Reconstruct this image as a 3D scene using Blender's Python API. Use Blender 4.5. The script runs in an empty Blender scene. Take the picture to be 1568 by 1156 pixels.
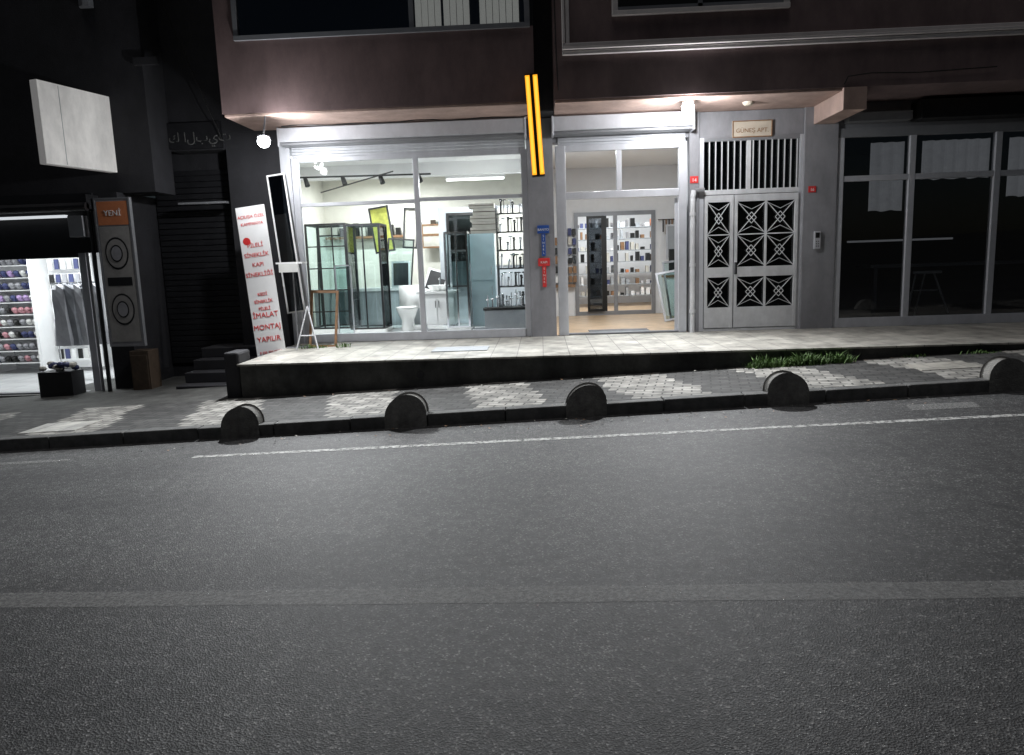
import bpy, math, random
from mathutils import Vector, Matrix
random.seed(7)
sc=bpy.context.scene
COL=bpy.context.collection
# ------------------------------------------------------------ materials
def nt(name):
    m=bpy.data.materials.new(name);m.use_nodes=True
    return m,m.node_tree.nodes,m.node_tree.links,m.node_tree.nodes["Principled BSDF"]
def mat(name,col,rough=.6,metal=0.,var=.18,scale=6.,bump=0.,bscale=60.,em=None,es=0.,grime=0.):
    m,N,L,b=nt(name)
    tc=N.new("ShaderNodeTexCoord")
    n=N.new("ShaderNodeTexNoise");n.inputs["Scale"].default_value=scale;n.inputs["Detail"].default_value=7;n.inputs["Roughness"].default_value=.65
    L.new(tc.outputs["Object"],n.inputs["Vector"])
    r=N.new("ShaderNodeValToRGB")
    r.color_ramp.elements[0].position=.3;r.color_ramp.elements[1].position=.72
    r.color_ramp.elements[0].color=[c*(1-var) for c in col]+[1]
    r.color_ramp.elements[1].color=[min(1,c*(1+var)) for c in col]+[1]
    L.new(n.outputs["Fac"],r.inputs["Fac"])
    out=r.outputs["Color"]
    if grime>0:
        mp=N.new("ShaderNodeMapping");mp.inputs["Scale"].default_value=(1.6,1.6,.7)
        L.new(tc.outputs["Object"],mp.inputs["Vector"])
        g=N.new("ShaderNodeTexNoise");g.inputs["Scale"].default_value=1.6;g.inputs["Detail"].default_value=8;g.inputs["Roughness"].default_value=.7
        L.new(mp.outputs[0],g.inputs["Vector"])
        gr=N.new("ShaderNodeValToRGB");gr.color_ramp.elements[0].position=.35;gr.color_ramp.elements[1].position=.65
        gr.color_ramp.elements[0].color=(1-grime,)*3+(1,);gr.color_ramp.elements[1].color=(1,1,1,1)
        L.new(g.outputs["Fac"],gr.inputs["Fac"])
        mx=N.new("ShaderNodeMix");mx.data_type='RGBA';mx.blend_type='MULTIPLY';mx.inputs[0].default_value=1
        L.new(out,mx.inputs[6]);L.new(gr.outputs["Color"],mx.inputs[7]);out=mx.outputs[2]
    L.new(out,b.inputs["Base Color"])
    b.inputs["Roughness"].default_value=rough;b.inputs["Metallic"].default_value=metal
    if bump>0:
        n2=N.new("ShaderNodeTexNoise");n2.inputs["Scale"].default_value=bscale;n2.inputs["Detail"].default_value=4
        L.new(tc.outputs["Object"],n2.inputs["Vector"])
        bp=N.new("ShaderNodeBump");bp.inputs["Strength"].default_value=bump;bp.inputs["Distance"].default_value=.01
        L.new(n2.outputs["Fac"],bp.inputs["Height"]);L.new(bp.outputs[0],b.inputs["Normal"])
    if em:
        b.inputs["Emission Color"].default_value=(*em,1);b.inputs["Emission Strength"].default_value=es
        m.cycles.emission_sampling='NONE'
    return m
def glassmat(name,tint=(1,1,1),ior=1.45,boost=0.):
    m=bpy.data.materials.new(name);m.use_nodes=True;N=m.node_tree.nodes;L=m.node_tree.links;N.clear()
    o=N.new("ShaderNodeOutputMaterial");mx=N.new("ShaderNodeMixShader");t=N.new("ShaderNodeBsdfTransparent");g=N.new("ShaderNodeBsdfGlossy")
    t.inputs[0].default_value=(*tint,1);g.inputs["Roughness"].default_value=.02
    f=N.new("ShaderNodeFresnel");f.inputs["IOR"].default_value=ior
    a=N.new("ShaderNodeMath");a.operation='ADD';a.inputs[1].default_value=boost
    L.new(f.outputs[0],a.inputs[0]);L.new(a.outputs[0],mx.inputs[0]);L.new(t.outputs[0],mx.inputs[1]);L.new(g.outputs[0],mx.inputs[2]);L.new(mx.outputs[0],o.inputs[0])
    return m
def asphalt():
    m,N,L,b=nt("asphalt")
    tc=N.new("ShaderNodeTexCoord")
    v=N.new("ShaderNodeTexVoronoi");v.inputs["Scale"].default_value=125
    L.new(tc.outputs["Object"],v.inputs["Vector"])
    bw=N.new("ShaderNodeSeparateColor");L.new(v.outputs["Color"],bw.inputs[0])
    r=N.new("ShaderNodeValToRGB");e=r.color_ramp.elements
    e[0].position=.0;e[0].color=(.028,.028,.029,1);e[1].position=1;e[1].color=(.27,.265,.26,1)
    k=e.new(.6);k.color=(.055,.055,.057,1);k=e.new(.9);k.color=(.095,.095,.093,1)
    L.new(bw.outputs[0],r.inputs[0])
    n=N.new("ShaderNodeTexNoise");n.inputs["Scale"].default_value=.9;n.inputs["Detail"].default_value=9;n.inputs["Roughness"].default_value=.6
    mp=N.new("ShaderNodeMapping");mp.inputs["Scale"].default_value=(.45,1.3,1)
    L.new(tc.outputs["Object"],mp.inputs[0]);L.new(mp.outputs[0],n.inputs["Vector"])
    r2=N.new("ShaderNodeValToRGB");r2.color_ramp.elements[0].position=.35;r2.color_ramp.elements[1].position=.68
    r2.color_ramp.elements[0].color=(.62,.62,.63,1);r2.color_ramp.elements[1].color=(1.2,1.2,1.19,1)
    L.new(n.outputs["Fac"],r2.inputs[0])
    mx=N.new("ShaderNodeMix");mx.data_type='RGBA';mx.blend_type='MULTIPLY';mx.inputs[0].default_value=1
    L.new(r.outputs[0],mx.inputs[6]);L.new(r2.outputs[0],mx.inputs[7])
    n4=N.new("ShaderNodeTexNoise");n4.inputs["Scale"].default_value=14;n4.inputs["Detail"].default_value=6;L.new(tc.outputs["Object"],n4.inputs["Vector"])
    r4=N.new("ShaderNodeValToRGB");r4.color_ramp.elements[0].position=.38;r4.color_ramp.elements[1].position=.6
    r4.color_ramp.elements[0].color=(.68,.68,.68,1);r4.color_ramp.elements[1].color=(1.12,1.12,1.12,1);L.new(n4.outputs["Fac"],r4.inputs[0])
    mx3=N.new("ShaderNodeMix");mx3.data_type='RGBA';mx3.blend_type='MULTIPLY';mx3.inputs[0].default_value=1
    L.new(mx.outputs[2],mx3.inputs[6]);L.new(r4.outputs[0],mx3.inputs[7])
    vc=N.new("ShaderNodeTexVoronoi");vc.feature='DISTANCE_TO_EDGE';vc.inputs["Scale"].default_value=.35
    nn=N.new("ShaderNodeTexNoise");nn.inputs["Scale"].default_value=3;nn.inputs["Detail"].default_value=8;L.new(tc.outputs["Object"],nn.inputs["Vector"])
    ad=N.new("ShaderNodeVectorMath");ad.operation='MULTIPLY_ADD';ad.inputs[1].default_value=(.5,.5,0);L.new(nn.outputs["Color"],ad.inputs[0]);L.new(tc.outputs["Object"],ad.inputs[2]);L.new(ad.outputs[0],vc.inputs["Vector"])
    rc=N.new("ShaderNodeValToRGB");rc.color_ramp.elements[0].position=.0;rc.color_ramp.elements[0].color=(.6,.6,.6,1);rc.color_ramp.elements[1].position=.006;rc.color_ramp.elements[1].color=(1,1,1,1)
    L.new(vc.outputs["Distance"],rc.inputs[0])
    mx2=N.new("ShaderNodeMix");mx2.data_type='RGBA';mx2.blend_type='MULTIPLY';mx2.inputs[0].default_value=1
    L.new(mx3.outputs[2],mx2.inputs[6]);L.new(rc.outputs[0],mx2.inputs[7]);L.new(mx2.outputs[2],b.inputs["Base Color"])
    b.inputs["Roughness"].default_value=.68
    bp=N.new("ShaderNodeBump");bp.inputs["Strength"].default_value=.6;bp.inputs["Distance"].default_value=.004
    L.new(v.outputs["Distance"],bp.inputs["Height"]);L.new(bp.outputs[0],b.inputs["Normal"])
    return m
def worn_paint(name,col,lo,hi,sc_=22):
    m,N,L,b=nt(name)
    tc=N.new("ShaderNodeTexCoord");n=N.new("ShaderNodeTexNoise");n.inputs["Scale"].default_value=sc_;n.inputs["Detail"].default_value=10;n.inputs["Roughness"].default_value=.8
    L.new(tc.outputs["Object"],n.inputs["Vector"])
    r=N.new("ShaderNodeValToRGB");r.color_ramp.elements[0].position=lo;r.color_ramp.elements[1].position=hi
    L.new(n.outputs["Fac"],r.inputs[0]);L.new(r.outputs[0],b.inputs["Alpha"])
    b.inputs["Base Color"].default_value=(*col,1);b.inputs["Roughness"].default_value=.7
    return m
def pavers():
    m,N,L,b=nt("pavers")
    tc=N.new("ShaderNodeTexCoord")
    mp=N.new("ShaderNodeMapping");mp.inputs["Rotation"].default_value=(0,0,math.radians(12))
    L.new(tc.outputs["Object"],mp.inputs[0])
    br=N.new("ShaderNodeTexBrick");br.inputs["Scale"].default_value=1;br.inputs["Brick Width"].default_value=.2;br.inputs["Row Height"].default_value=.1;br.inputs["Mortar Size"].default_value=.009
    br.inputs["Color1"].default_value=(.62,.62,.62,1);br.inputs["Color2"].default_value=(1.2,1.2,1.2,1);br.inputs["Mortar"].default_value=(.2,.2,.2,1)
    L.new(mp.outputs[0],br.inputs["Vector"])
    sn=N.new("ShaderNodeVectorMath");sn.operation='SNAP';sn.inputs[1].default_value=(.1,.1,10);L.new(mp.outputs[0],sn.inputs[0])
    sx=N.new("ShaderNodeSeparateXYZ");L.new(sn.outputs[0],sx.inputs[0])
    n=N.new("ShaderNodeTexNoise");n.inputs["Scale"].default_value=1.1;L.new(sn.outputs[0],n.inputs["Vector"])
    a=N.new("ShaderNodeMath");a.operation='MULTIPLY_ADD';a.inputs[1].default_value=.45;L.new(sx.outputs[1],a.inputs[0]);L.new(sx.outputs[0],a.inputs[2])
    d=N.new("ShaderNodeMath");d.operation='MULTIPLY';d.inputs[1].default_value=2*math.pi/1.75;L.new(a.outputs[0],d.inputs[0])
    s=N.new("ShaderNodeMath");s.operation='SINE';L.new(d.outputs[0],s.inputs[0])
    ms=N.new("ShaderNodeMath");ms.operation='MULTIPLY_ADD';ms.inputs[1].default_value=1.6;ms.inputs[2].default_value=-.8;L.new(n.outputs["Fac"],ms.inputs[0])
    ad=N.new("ShaderNodeMath");ad.operation='ADD';L.new(s.outputs[0],ad.inputs[0]);L.new(ms.outputs[0],ad.inputs[1])
    r=N.new("ShaderNodeValToRGB");e=r.color_ramp.elements;e[0].position=.0;e[0].color=(.058,.057,.055,1);e[1].position=.06;e[1].color=(.32,.31,.285,1)
    L.new(ad.outputs[0],r.inputs[0])
    mx=N.new("ShaderNodeMix");mx.data_type='RGBA';mx.blend_type='MULTIPLY';mx.inputs[0].default_value=1
    L.new(r.outputs[0],mx.inputs[6]);L.new(br.outputs["Color"],mx.inputs[7])
    n3=N.new("ShaderNodeTexNoise");n3.inputs["Scale"].default_value=5;n3.inputs["Detail"].default_value=9;L.new(tc.outputs["Object"],n3.inputs["Vector"])
    r3=N.new("ShaderNodeValToRGB");r3.color_ramp.elements[0].position=.35;r3.color_ramp.elements[0].color=(.5,.5,.5,1);r3.color_ramp.elements[1].position=.65;r3.color_ramp.elements[1].color=(1.1,1.1,1.1,1)
    L.new(n3.outputs["Fac"],r3.inputs[0])
    m2=N.new("ShaderNodeMix");m2.data_type='RGBA';m2.blend_type='MULTIPLY';m2.inputs[0].default_value=1
    L.new(mx.outputs[2],m2.inputs[6]);L.new(r3.outputs[0],m2.inputs[7]);L.new(m2.outputs[2],b.inputs["Base Color"])
    bp=N.new("ShaderNodeBump");bp.inputs["Strength"].default_value=.7;bp.inputs["Distance"].default_value=.006
    L.new(br.outputs["Fac"],bp.inputs["Height"]);bp.invert=True;L.new(bp.outputs[0],b.inputs["Normal"]);b.inputs["Roughness"].default_value=.8
    return m
def tiles(name,c1,c2,mort,w,h,rough=.35,dirt=.5):
    m,N,L,b=nt(name)
    tc=N.new("ShaderNodeTexCoord")
    br=N.new("ShaderNodeTexBrick");br.offset=0;br.inputs["Scale"].default_value=1;br.inputs["Brick Width"].default_value=w;br.inputs["Row Height"].default_value=h;br.inputs["Mortar Size"].default_value=.005
    br.inputs["Color1"].default_value=(*c1,1);br.inputs["Color2"].default_value=(*c2,1);br.inputs["Mortar"].default_value=(*mort,1)
    L.new(tc.outputs["Object"],br.inputs["Vector"])
    n3=N.new("ShaderNodeTexNoise");n3.inputs["Scale"].default_value=3;n3.inputs["Detail"].default_value=9;n3.inputs["Roughness"].default_value=.7;L.new(tc.outputs["Object"],n3.inputs["Vector"])
    r3=N.new("ShaderNodeValToRGB");r3.color_ramp.elements[0].position=.35;r3.color_ramp.elements[0].color=(1-dirt,)*3+(1,);r3.color_ramp.elements[1].position=.65;r3.color_ramp.elements[1].color=(1,1,1,1)
    L.new(n3.outputs["Fac"],r3.inputs[0])
    m2=N.new("ShaderNodeMix");m2.data_type='RGBA';m2.blend_type='MULTIPLY';m2.inputs[0].default_value=1
    L.new(br.outputs["Color"],m2.inputs[6]);L.new(r3.outputs[0],m2.inputs[7]);L.new(m2.outputs[2],b.inputs["Base Color"])
    b.inputs["Roughness"].default_value=rough
    return m
M={}
M['asphalt']=asphalt();M['pavers']=pavers()
M['line']=worn_paint("road_paint",(.55,.55,.53),.40,.56)
M['line2']=worn_paint("faded_road_paint",(.23,.23,.225),.30,.66,45)
M['kerb']=mat("kerb_stone",(.085,.085,.083),.8,var=.4,scale=9,bump=.4)
M['earth']=mat("ground_earth",(.06,.06,.055),.9,var=.3,scale=1)
M['conc']=mat("terrace_concrete",(.07,.07,.066),.85,var=.4,scale=5,bump=.5,grime=.5)
M['ttile']=tiles("terrace_tiles",(.50,.48,.43),(.40,.385,.345),(.16,.15,.14),.33,.33,.5,.65)
M['grey']=mat("grey_render",(.28,.28,.30),.7,var=.08,scale=3,bump=.1,grime=.3)
M['brown']=mat("brown_render",(.18,.122,.12),.85,var=.08,scale=2,bump=.25,bscale=90,grime=.35)
M['brownr']=mat("taupe_render",(.21,.15,.148),.85,var=.08,scale=2,bump=.25,bscale=90,grime=.35)
M['peach']=mat("peach_soffit",(.50,.36,.31),.8,var=.12,scale=3,bump=.2,grime=.3)
M['mould']=mat("white_moulding",(.66,.62,.61),.6,var=.1)
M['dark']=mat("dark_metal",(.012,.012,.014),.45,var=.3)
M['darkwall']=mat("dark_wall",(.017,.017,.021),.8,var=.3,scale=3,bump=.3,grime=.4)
M['alu']=mat("aluminium_frame",(.60,.61,.65),.4,.2,var=.06,grime=.15)
M['alud']=mat("grey_aluminium",(.25,.255,.27),.4,.3,var=.08)
M['white']=mat("white_paint",(.78,.78,.78),.45,var=.04)
M['whited']=mat("dirty_white_paint",(.66,.67,.69),.5,var=.12,grime=.2)
M['iwall']=mat("interior_wall",(.74,.74,.75),.8,var=.04)
M['iwally']=mat("interior_cream_wall",(.70,.69,.62),.8,var=.06)
M['igrey']=mat("interior_grey_wall",(.33,.35,.37),.8,var=.08)
M['ceil']=mat("ceiling_white",(.78,.78,.78),.9,var=.03)
M['itile']=tiles("interior_floor_tiles",(.62,.63,.63),(.58,.58,.58),(.35,.35,.35),.5,.5,.25,.15)
M['wood']=mat("wood_floor",(.50,.35,.22),.35,var=.25,scale=4)
M['brownwood']=mat("brown_wood",(.22,.12,.06),.6,var=.3,scale=12)
M['dimwood']=mat("dim_wood",(.06,.04,.025),.7,var=.3,scale=12)
M['black']=mat("black_paint",(.01,.01,.01),.4,var=.2)
M['chrome']=mat("chrome",(.75,.76,.78),.15,1.,var=.03)
M['ceramic']=mat("white_ceramic",(.8,.8,.79),.12,var=.02)
M['blue']=mat("pale_blue_lacquer",(.54,.70,.75),.3,var=.04)
M['cardb']=mat("cardboard",(.50,.48,.43),.8,var=.1)
M['glass']=glassmat("clear_glass")
M['glassb']=glassmat("bluish_glass",(.86,.94,.94),1.5,.04)
M['glassd']=glassmat("tinted_glass",(.30,.32,.34),1.5,.04)
M['glassm']=glassmat("shop_glass",(.80,.82,.84),1.5,.05)
M['redp']=mat("red_print",(.62,.03,.03),.6,var=.05)
M['bluep']=mat("blue_print",(.02,.08,.34),.5,var=.05)
M['yel']=mat("yellow_print",(.50,.52,.10),.6,var=.5,scale=5)
M['orange']=mat("orange_print",(.55,.19,.08),.6,var=.1)
M['beige']=mat("beige_plaque",(.50,.44,.36),.5,var=.1)
M['lampw']=mat("lamp_white",(1,1,1),.5,em=(.93,.97,1),es=40)
M['tube']=mat("tube_white",(1,1,1),.5,em=(.95,1,.98),es=5)
M['amber']=mat("amber_led",(.3,.1,.01),.5,em=(1,.40,.018),es=1.3)
M['amberc']=mat("amber_led_core",(.3,.15,.02),.5,em=(1,.56,.06),es=1.3)
M['grass']=mat("weed_green",(.08,.15,.035),.7,var=.4,scale=12)
M['curtain']=mat("curtain_cloth",(.62,.62,.60),.9,var=.1,scale=4)
M['blind']=mat("glowing_blind_cloth",(.62,.62,.58),.9,var=.1,scale=4,em=(.9,.88,.8),es=.25)  # glow put into the cloth in place of light from the room behind
M['curt2']=mat("glowing_curtain_cloth",(.6,.6,.6),.9,var=.25,scale=4,em=(.85,.85,.88),es=.10)  # faint glow put into the cloth to lift it in the unlit room
M['slip1']=mat("slipper_purple",(.40,.28,.50),.7);M['slip2']=mat("slipper_navy",(.05,.06,.15),.7);M['slip3']=mat("slipper_grey",(.3,.3,.32),.7);M['slip4']=mat("slipper_rose",(.5,.25,.28),.7)
M['cloth']=mat("grey_cloth",(.16,.165,.18),.9,var=.3)
M['postg']=mat("poster_grey",(.30,.29,.28),.6,var=.2)
# ------------------------------------------------------------ mesh builder
class MB:
    def __init__(s): s.v=[];s.f=[];s.mi=[];s.m=[]
    def mid(s,m):
        if m not in s.m: s.m.append(m)
        return s.m.index(m)
    def add(s,vs,fs,m):
        k=len(s.v);s.v+= [tuple(a) for a in vs];i=s.mid(m)
        for f in fs: s.f.append(tuple(k+j for j in f));s.mi.append(i)
    def box(s,x0,x1,y0,y1,z0,z1,m,T=None):
        vs=[Vector((x,y,z)) for z in(z0,z1) for y in(y0,y1) for x in(x0,x1)]
        if T is not None: vs=[T@a for a in vs]
        s.add(vs,[(0,2,3,1),(4,5,7,6),(0,1,5,4),(2,6,7,3),(0,4,6,2),(1,3,7,5)],m);return s
    def rod(s,p,q,r,m,n=8,r2=None):
        p=Vector(p);q=Vector(q);d=(q-p).normalized();a=d.orthogonal().normalized();b=d.cross(a);r2=r if r2 is None else r2
        vs=[p+(a*math.cos(t)+b*math.sin(t))*r for t in [2*math.pi*i/n for i in range(n)]]+[q+(a*math.cos(t)+b*math.sin(t))*r2 for t in [2*math.pi*i/n for i in range(n)]]
        fs=[(i,(i+1)%n,n+(i+1)%n,n+i) for i in range(n)]+[tuple(reversed(range(n))),tuple(range(n,2*n))]
        s.add(vs,fs,m);return s
    def ell(s,c,rx,ry,rz,m,n=10,k=6,zmin=-1.):
        vs=[];fs=[]
        for j in range(k+1):
            t=math.pi*j/k
            for i in range(n):
                a=2*math.pi*i/n
                z=max(math.cos(t),zmin)
                vs.append((c[0]+rx*math.sin(t)*math.cos(a),c[1]+ry*math.sin(t)*math.sin(a),c[2]+rz*z))
        for j in range(k):
            for i in range(n): fs.append((j*n+i,(j+1)*n+i,(j+1)*n+(i+1)%n,j*n+(i+1)%n))
        s.add(vs,fs,m);return s
    def lathe(s,c,prof,m,n=16,sx=1,sy=1):
        vs=[];fs=[]
        for r,z in prof:
            for i in range(n):
                a=2*math.pi*i/n;vs.append((c[0]+sx*r*math.cos(a),c[1]+sy*r*math.sin(a),c[2]+z))
        for j in range(len(prof)-1):
            for i in range(n): fs.append((j*n+i,j*n+(i+1)%n,(j+1)*n+(i+1)%n,(j+1)*n+i))
        s.add(vs,fs,m);return s
    def frame(s,x0,x1,z0,z1,w,y0,y1,m,T=None):
        s.box(x0,x0+w,y0,y1,z0,z1,m,T);s.box(x1-w,x1,y0,y1,z0,z1,m,T)
        s.box(x0+w,x1-w,y0,y1,z0,z0+w,m,T);s.box(x0+w,x1-w,y0,y1,z1-w,z1,m,T);return s
    def make(s,name,par=None,bevel=0,smooth=False):
        me=bpy.data.meshes.new(name);me.from_pydata(s.v,[],s.f);me.validate()
        for m in s.m: me.materials.append(M[m] if isinstance(m,str) else m)
        for p,i in zip(me.polygons,s.mi): p.material_index=i;p.use_smooth=smooth
        o=bpy.data.objects.new(name,me);COL.objects.link(o)
        if par: o.parent=par
        if bevel:
            b=o.modifiers.new("bevel",'BEVEL');b.width=bevel;b.segments=2;b.limit_method='ANGLE'
        return o
def empty(name,loc=(0,0,0)):
    e=bpy.data.objects.new(name,None);COL.objects.link(e);e.empty_display_size=.2;return e
def text(body,loc,size,m,par,name="lettering",rot=(math.pi/2,0,0),align='CENTER',T=None,ext=.002):
    c=bpy.data.curves.new(name,'FONT');c.body=body;c.size=size;c.align_x=align;c.extrude=ext
    c.materials.append(M[m]);o=bpy.data.objects.new(name,c);COL.objects.link(o)
    mm=Matrix.Translation(loc)@Matrix.Rotation(rot[0],4,'X')
    if T is not None: mm=T@mm
    o.matrix_world=mm;o.parent=par;return o
def area(name,loc,sx,sy,e,col,rot,par=None):
    l=bpy.data.lights.new(name,'AREA');l.shape='RECTANGLE';l.size=sx;l.size_y=sy;l.energy=e;l.color=col
    o=bpy.data.objects.new(name,l);COL.objects.link(o);o.location=loc;o.rotation_euler=rot
    if par:o.parent=par
    return o
# ------------------------------------------------------------ ground
S=.036
def gz(x): return -.44+S*(x+.5)      # road level
def sheet(name,x0,x1,y0,y1,dz,m):
    mb=MB()
    mb.add([(x0,y0,gz(x0)+dz),(x1,y0,gz(x1)+dz),(x1,y1,gz(x1)+dz),(x0,y1,gz(x0)+dz)],[(0,1,2,3)],m)
    return mb.make(name)
sheet("ground",-400,400,-400,400,-.03,'earth')
sheet("road",-60,60,-13.5,-4.14,0,'asphalt')
def line(name,x0,x1,ya,sl,w,m,h=.003):
    mb=MB();f=lambda x:ya+sl*(x)
    n=max(1,int((x1-x0)/.5));L0=[];L1=[]
    for i in range(n+1):
        x=x0+(x1-x0)*i/n;L0.append((x,f(x)-w/2+random.uniform(-.006,.006),gz(x)+h));L1.append((x,f(x)+w/2+random.uniform(-.006,.006),gz(x)+h))
    mb.add(L0+L1,[(i,i+1,n+2+i,n+1+i) for i in range(n)],m);return mb.make(name)
line("edge_line_marking",-3.3,30,-5.01,-.033,.08,'line')
line("edge_line_marking",-30,-4.6,-4.83,-.02,.09,'line2')
line("centre_line_marking",-20,20,-8.14,-.083,.17,'line2',.0015)
def slab(mb,x0,x1,y0,y1,top,bot,m):
    vs=[(x,y,gz(x)+z) for z in(bot,top) for y in(y0,y1) for x in(x0,x1)]
    mb.add(vs,[(0,2,3,1),(4,5,7,6),(0,1,5,4),(2,6,7,3),(0,4,6,2),(1,3,7,5)],m)
mb=MB();slab(mb,-60,60,-4.0,-2.38,.12,-.2,'pavers');mb.make("pavement")
mb=MB();slab(mb,-60,-3.87,-2.38,0.6,.119,-.2,'conc');mb.make("pavement")
mb=MB();x=-30
while x<30:
    slab(mb,x+.004,x+.796,-4.15+random.uniform(-.006,.006),-4.004,.124+random.uniform(-.004,.005),-.1,'kerb');x+=.8
mb.make("kerb",bevel=.012)
mb=MB();slab(mb,-5.75,-5.1,-3.85,-3.35,.126,.1,'ttile');slab(mb,4.1,4.75,-3.4,-2.95,.126,.1,'ttile');mb.make("pavement_cover")
mb=MB();mb.add([(3.35,-4.75,gz(3.35)+.004),(3.95,-4.78,gz(3.95)+.004),(4.0,-4.55,gz(4)+.004),(3.4,-4.5,gz(3.4)+.004)],[(0,1,2,3)],'line2');mb.make("faded_marking_patch")
M['boll']=mat("bollard_concrete",(.23,.225,.21),.85,var=.35,scale=14,bump=.6,grime=.5)
for bx in(-3.14,-1.42,.42,2.42,4.57,6.7,-7.5):
    mb=MB();z0=gz(bx);n=14;r=.185*random.uniform(.95,1.05);hs=random.uniform(.94,1.06);sk=random.uniform(-.03,.03)
    prof=[(-r,-.02),(-r,.12)]+[(-r*math.cos(math.pi*i/n)+sk*math.sin(math.pi*i/n),.12+hs*r*1.02*math.sin(math.pi*i/n)) for i in range(1,n)]+[(r,.12),(r,-.02)]
    yo=random.uniform(-.012,.012)
    k=len(prof);vs=[(bx+a,-4.17+yo+a*sk,z0+b) for a,b in prof]+[(bx+a,-4.0+yo+a*sk,z0+b) for a,b in prof]
    fs=[tuple(range(k)),tuple(reversed(range(k,2*k)))]+[(i,(i+1)%k,k+(i+1)%k,k+i) for i in range(k)]
    fs=[tuple(reversed(f)) for f in fs]
    mb.add(vs,fs,'boll');mb.make("bollard",bevel=.022)
mb=MB();mb.box(-3.85,14,-2.36,-.02,-1.2,-.025,'conc');mb.box(-3.87,14,-2.4,-.02,-.025,0,'ttile')
tr=mb.make("terrace",bevel=.006)
mb=MB();mb.rod((-1.55,-2.37,-.2),(-1.55,-2.355,-.2),.05,'black',14);mb.rod((-1.55,-2.375,-.2),(-1.55,-2.37,-.2),.04,'dark',14)
mb.make("drain_hole")
mb=MB();mb.box(-4.08,-3.88,-2.3,-1.9,-.7,.14,'darkwall');mb.make("terrace_end_wall",bevel=.03)
mb=MB()
for i in range(4): mb.box(-5.3,-4.1,-1.2+i*.3,.6,-.6+i*.15,-.45+i*.15,'darkwall')
mb.make("stone_steps",bevel=.01)
def weeds(name,x0,x1,y,z,n,h):
    mb=MB()
    cs=[(random.uniform(x0,x1),random.uniform(.4,1)) for _ in range(max(3,n//45))]
    for i in range(n):
        cx,ch=random.choice(cs);px=cx+random.gauss(0,.06);py=y+random.gauss(0,.045);hh=h*ch*random.uniform(.3,1);a=random.uniform(0,6.3);l=random.uniform(.3,1.1)*hh
        zz=z(px) if callable(z) else z
        w=random.uniform(.003,.009);dx=math.cos(a);dy=math.sin(a)
        p0=(px-dy*w,py+dx*w,zz);p1=(px+dy*w,py-dx*w,zz);m0=(px+dx*l*.4-dy*w,py+dy*l*.4+dx*w,zz+hh*.65);m1=(px+dx*l*.4+dy*w,py+dy*l*.4-dx*w,zz+hh*.65);t=(px+dx*l,py+dy*l,zz+hh)
        mb.add([p0,p1,m1,m0,t],[(0,1,2,3),(3,2,4)],'grass')
    return mb.make(name)
weeds("weeds",2.35,3.65,-2.5,lambda x:gz(x)+.12,1100,.19)
weeds("weeds",-3.8,-2.9,-.75,0,120,.09)
weeds("weeds",4.3,5.6,-2.44,lambda x:gz(x)+.12,120,.06)
mb=MB()
for i in range(170):
    px=random.uniform(-4,6);py=random.choice([random.uniform(-2.6,-2.42),random.uniform(-4.6,-4.2),random.uniform(-4.6,-4.2)]);zz=gz(px)+(.127 if py>-4.1 else .006);a=random.uniform(0,6.3);q=random.uniform(.006,.018)
    mb.add([(px+q*math.cos(a+k*1.57),py+q*math.sin(a+k*1.57),zz+random.uniform(0,.012)) for k in range(4)],[(0,1,2,3)],random.choice(['brownwood','cardb','brownwood','earth','earth']))
mb.make("leaf_litter")
# ------------------------------------------------------------ main building
B=empty("apartment_building")
mb=MB()
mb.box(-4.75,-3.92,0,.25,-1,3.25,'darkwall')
mb.box(-3.92,-3.76,-.03,.25,-.02,3.25,'alu')
mb.box(-.17,.22,-.06,.25,-.02,3.25,'grey')
mb.box(2.25,2.40,-.04,.25,-.02,3.25,'grey')
mb.box(3.93,4.42,-.05,.25,-.02,3.25,'grey')
mb.box(2.40,3.93,0,.25,2.88,3.25,'grey')
mb.box(-3.76,-.17,.02,.25,3.0,3.25,'grey');mb.box(.22,2.25,.02,.25,2.9,3.25,'grey')
mb.box(4.42,9,0,.25,2.93,3.4,'alud');mb.box(8.6,9,-.02,.25,0,2.93,'grey')
mb.make("shopfront_walls",B,bevel=.006)
mb=MB()
mb.box(-4.3,-.02,-1.1,-.0,3.29,4.24,'brown');mb.box(-4.3,-.02,-1.06,0,4.24,5.9,'black');mb.box(-4.3,-.02,-1.1,0,5.9,7.6,'brown')
mb.box(-4.3,-4.02,-1.1,-1.05,4.24,5.9,'brown')
mb.box(.24,9.2,-1.1,0,3.29,7.6,'brownr')
mb.box(-.02,.24,-.55,0,3.25,7.6,'darkwall')
mb.box(-4.75,-4.3,0,.3,3.25,7.6,'darkwall')
mb.box(-4.75,9.2,0,9,3.45,7.6,'darkwall')
mb.make("upper_storey",B)
mb=MB();mb.box(-4.28,-.03,-1.085,-.0,3.25,3.288,'peach');mb.box(.25,4.05,-1.085,0,3.25,3.288,'peach')
mb.box(4.05,4.36,-1.12,-.05,3.0,3.286,'peach');mb.make("soffit",B,bevel=.008)
mb=MB();mb.box(-4.04,-.06,-1.14,-1.06,4.22,4.28,'alud');mb.box(-4.04,-3.98,-1.13,-1.07,4.28,5.8,'alud');mb.box(-1.66,-1.6,-1.13,-1.07,4.28,5.8,'alud');mb.box(-.13,-.06,-1.13,-1.07,4.28,5.8,'alud')
mb.make("upper_window_frame",B)
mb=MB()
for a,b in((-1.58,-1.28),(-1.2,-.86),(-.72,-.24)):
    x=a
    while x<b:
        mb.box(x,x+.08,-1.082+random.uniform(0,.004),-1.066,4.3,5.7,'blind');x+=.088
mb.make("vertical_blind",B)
mb=MB();mb.box(-3.98,-.13,-1.092,-1.088,4.28,5.8,'glassm');mb.make("upper_window_glass",B)
mb=MB()
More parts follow.
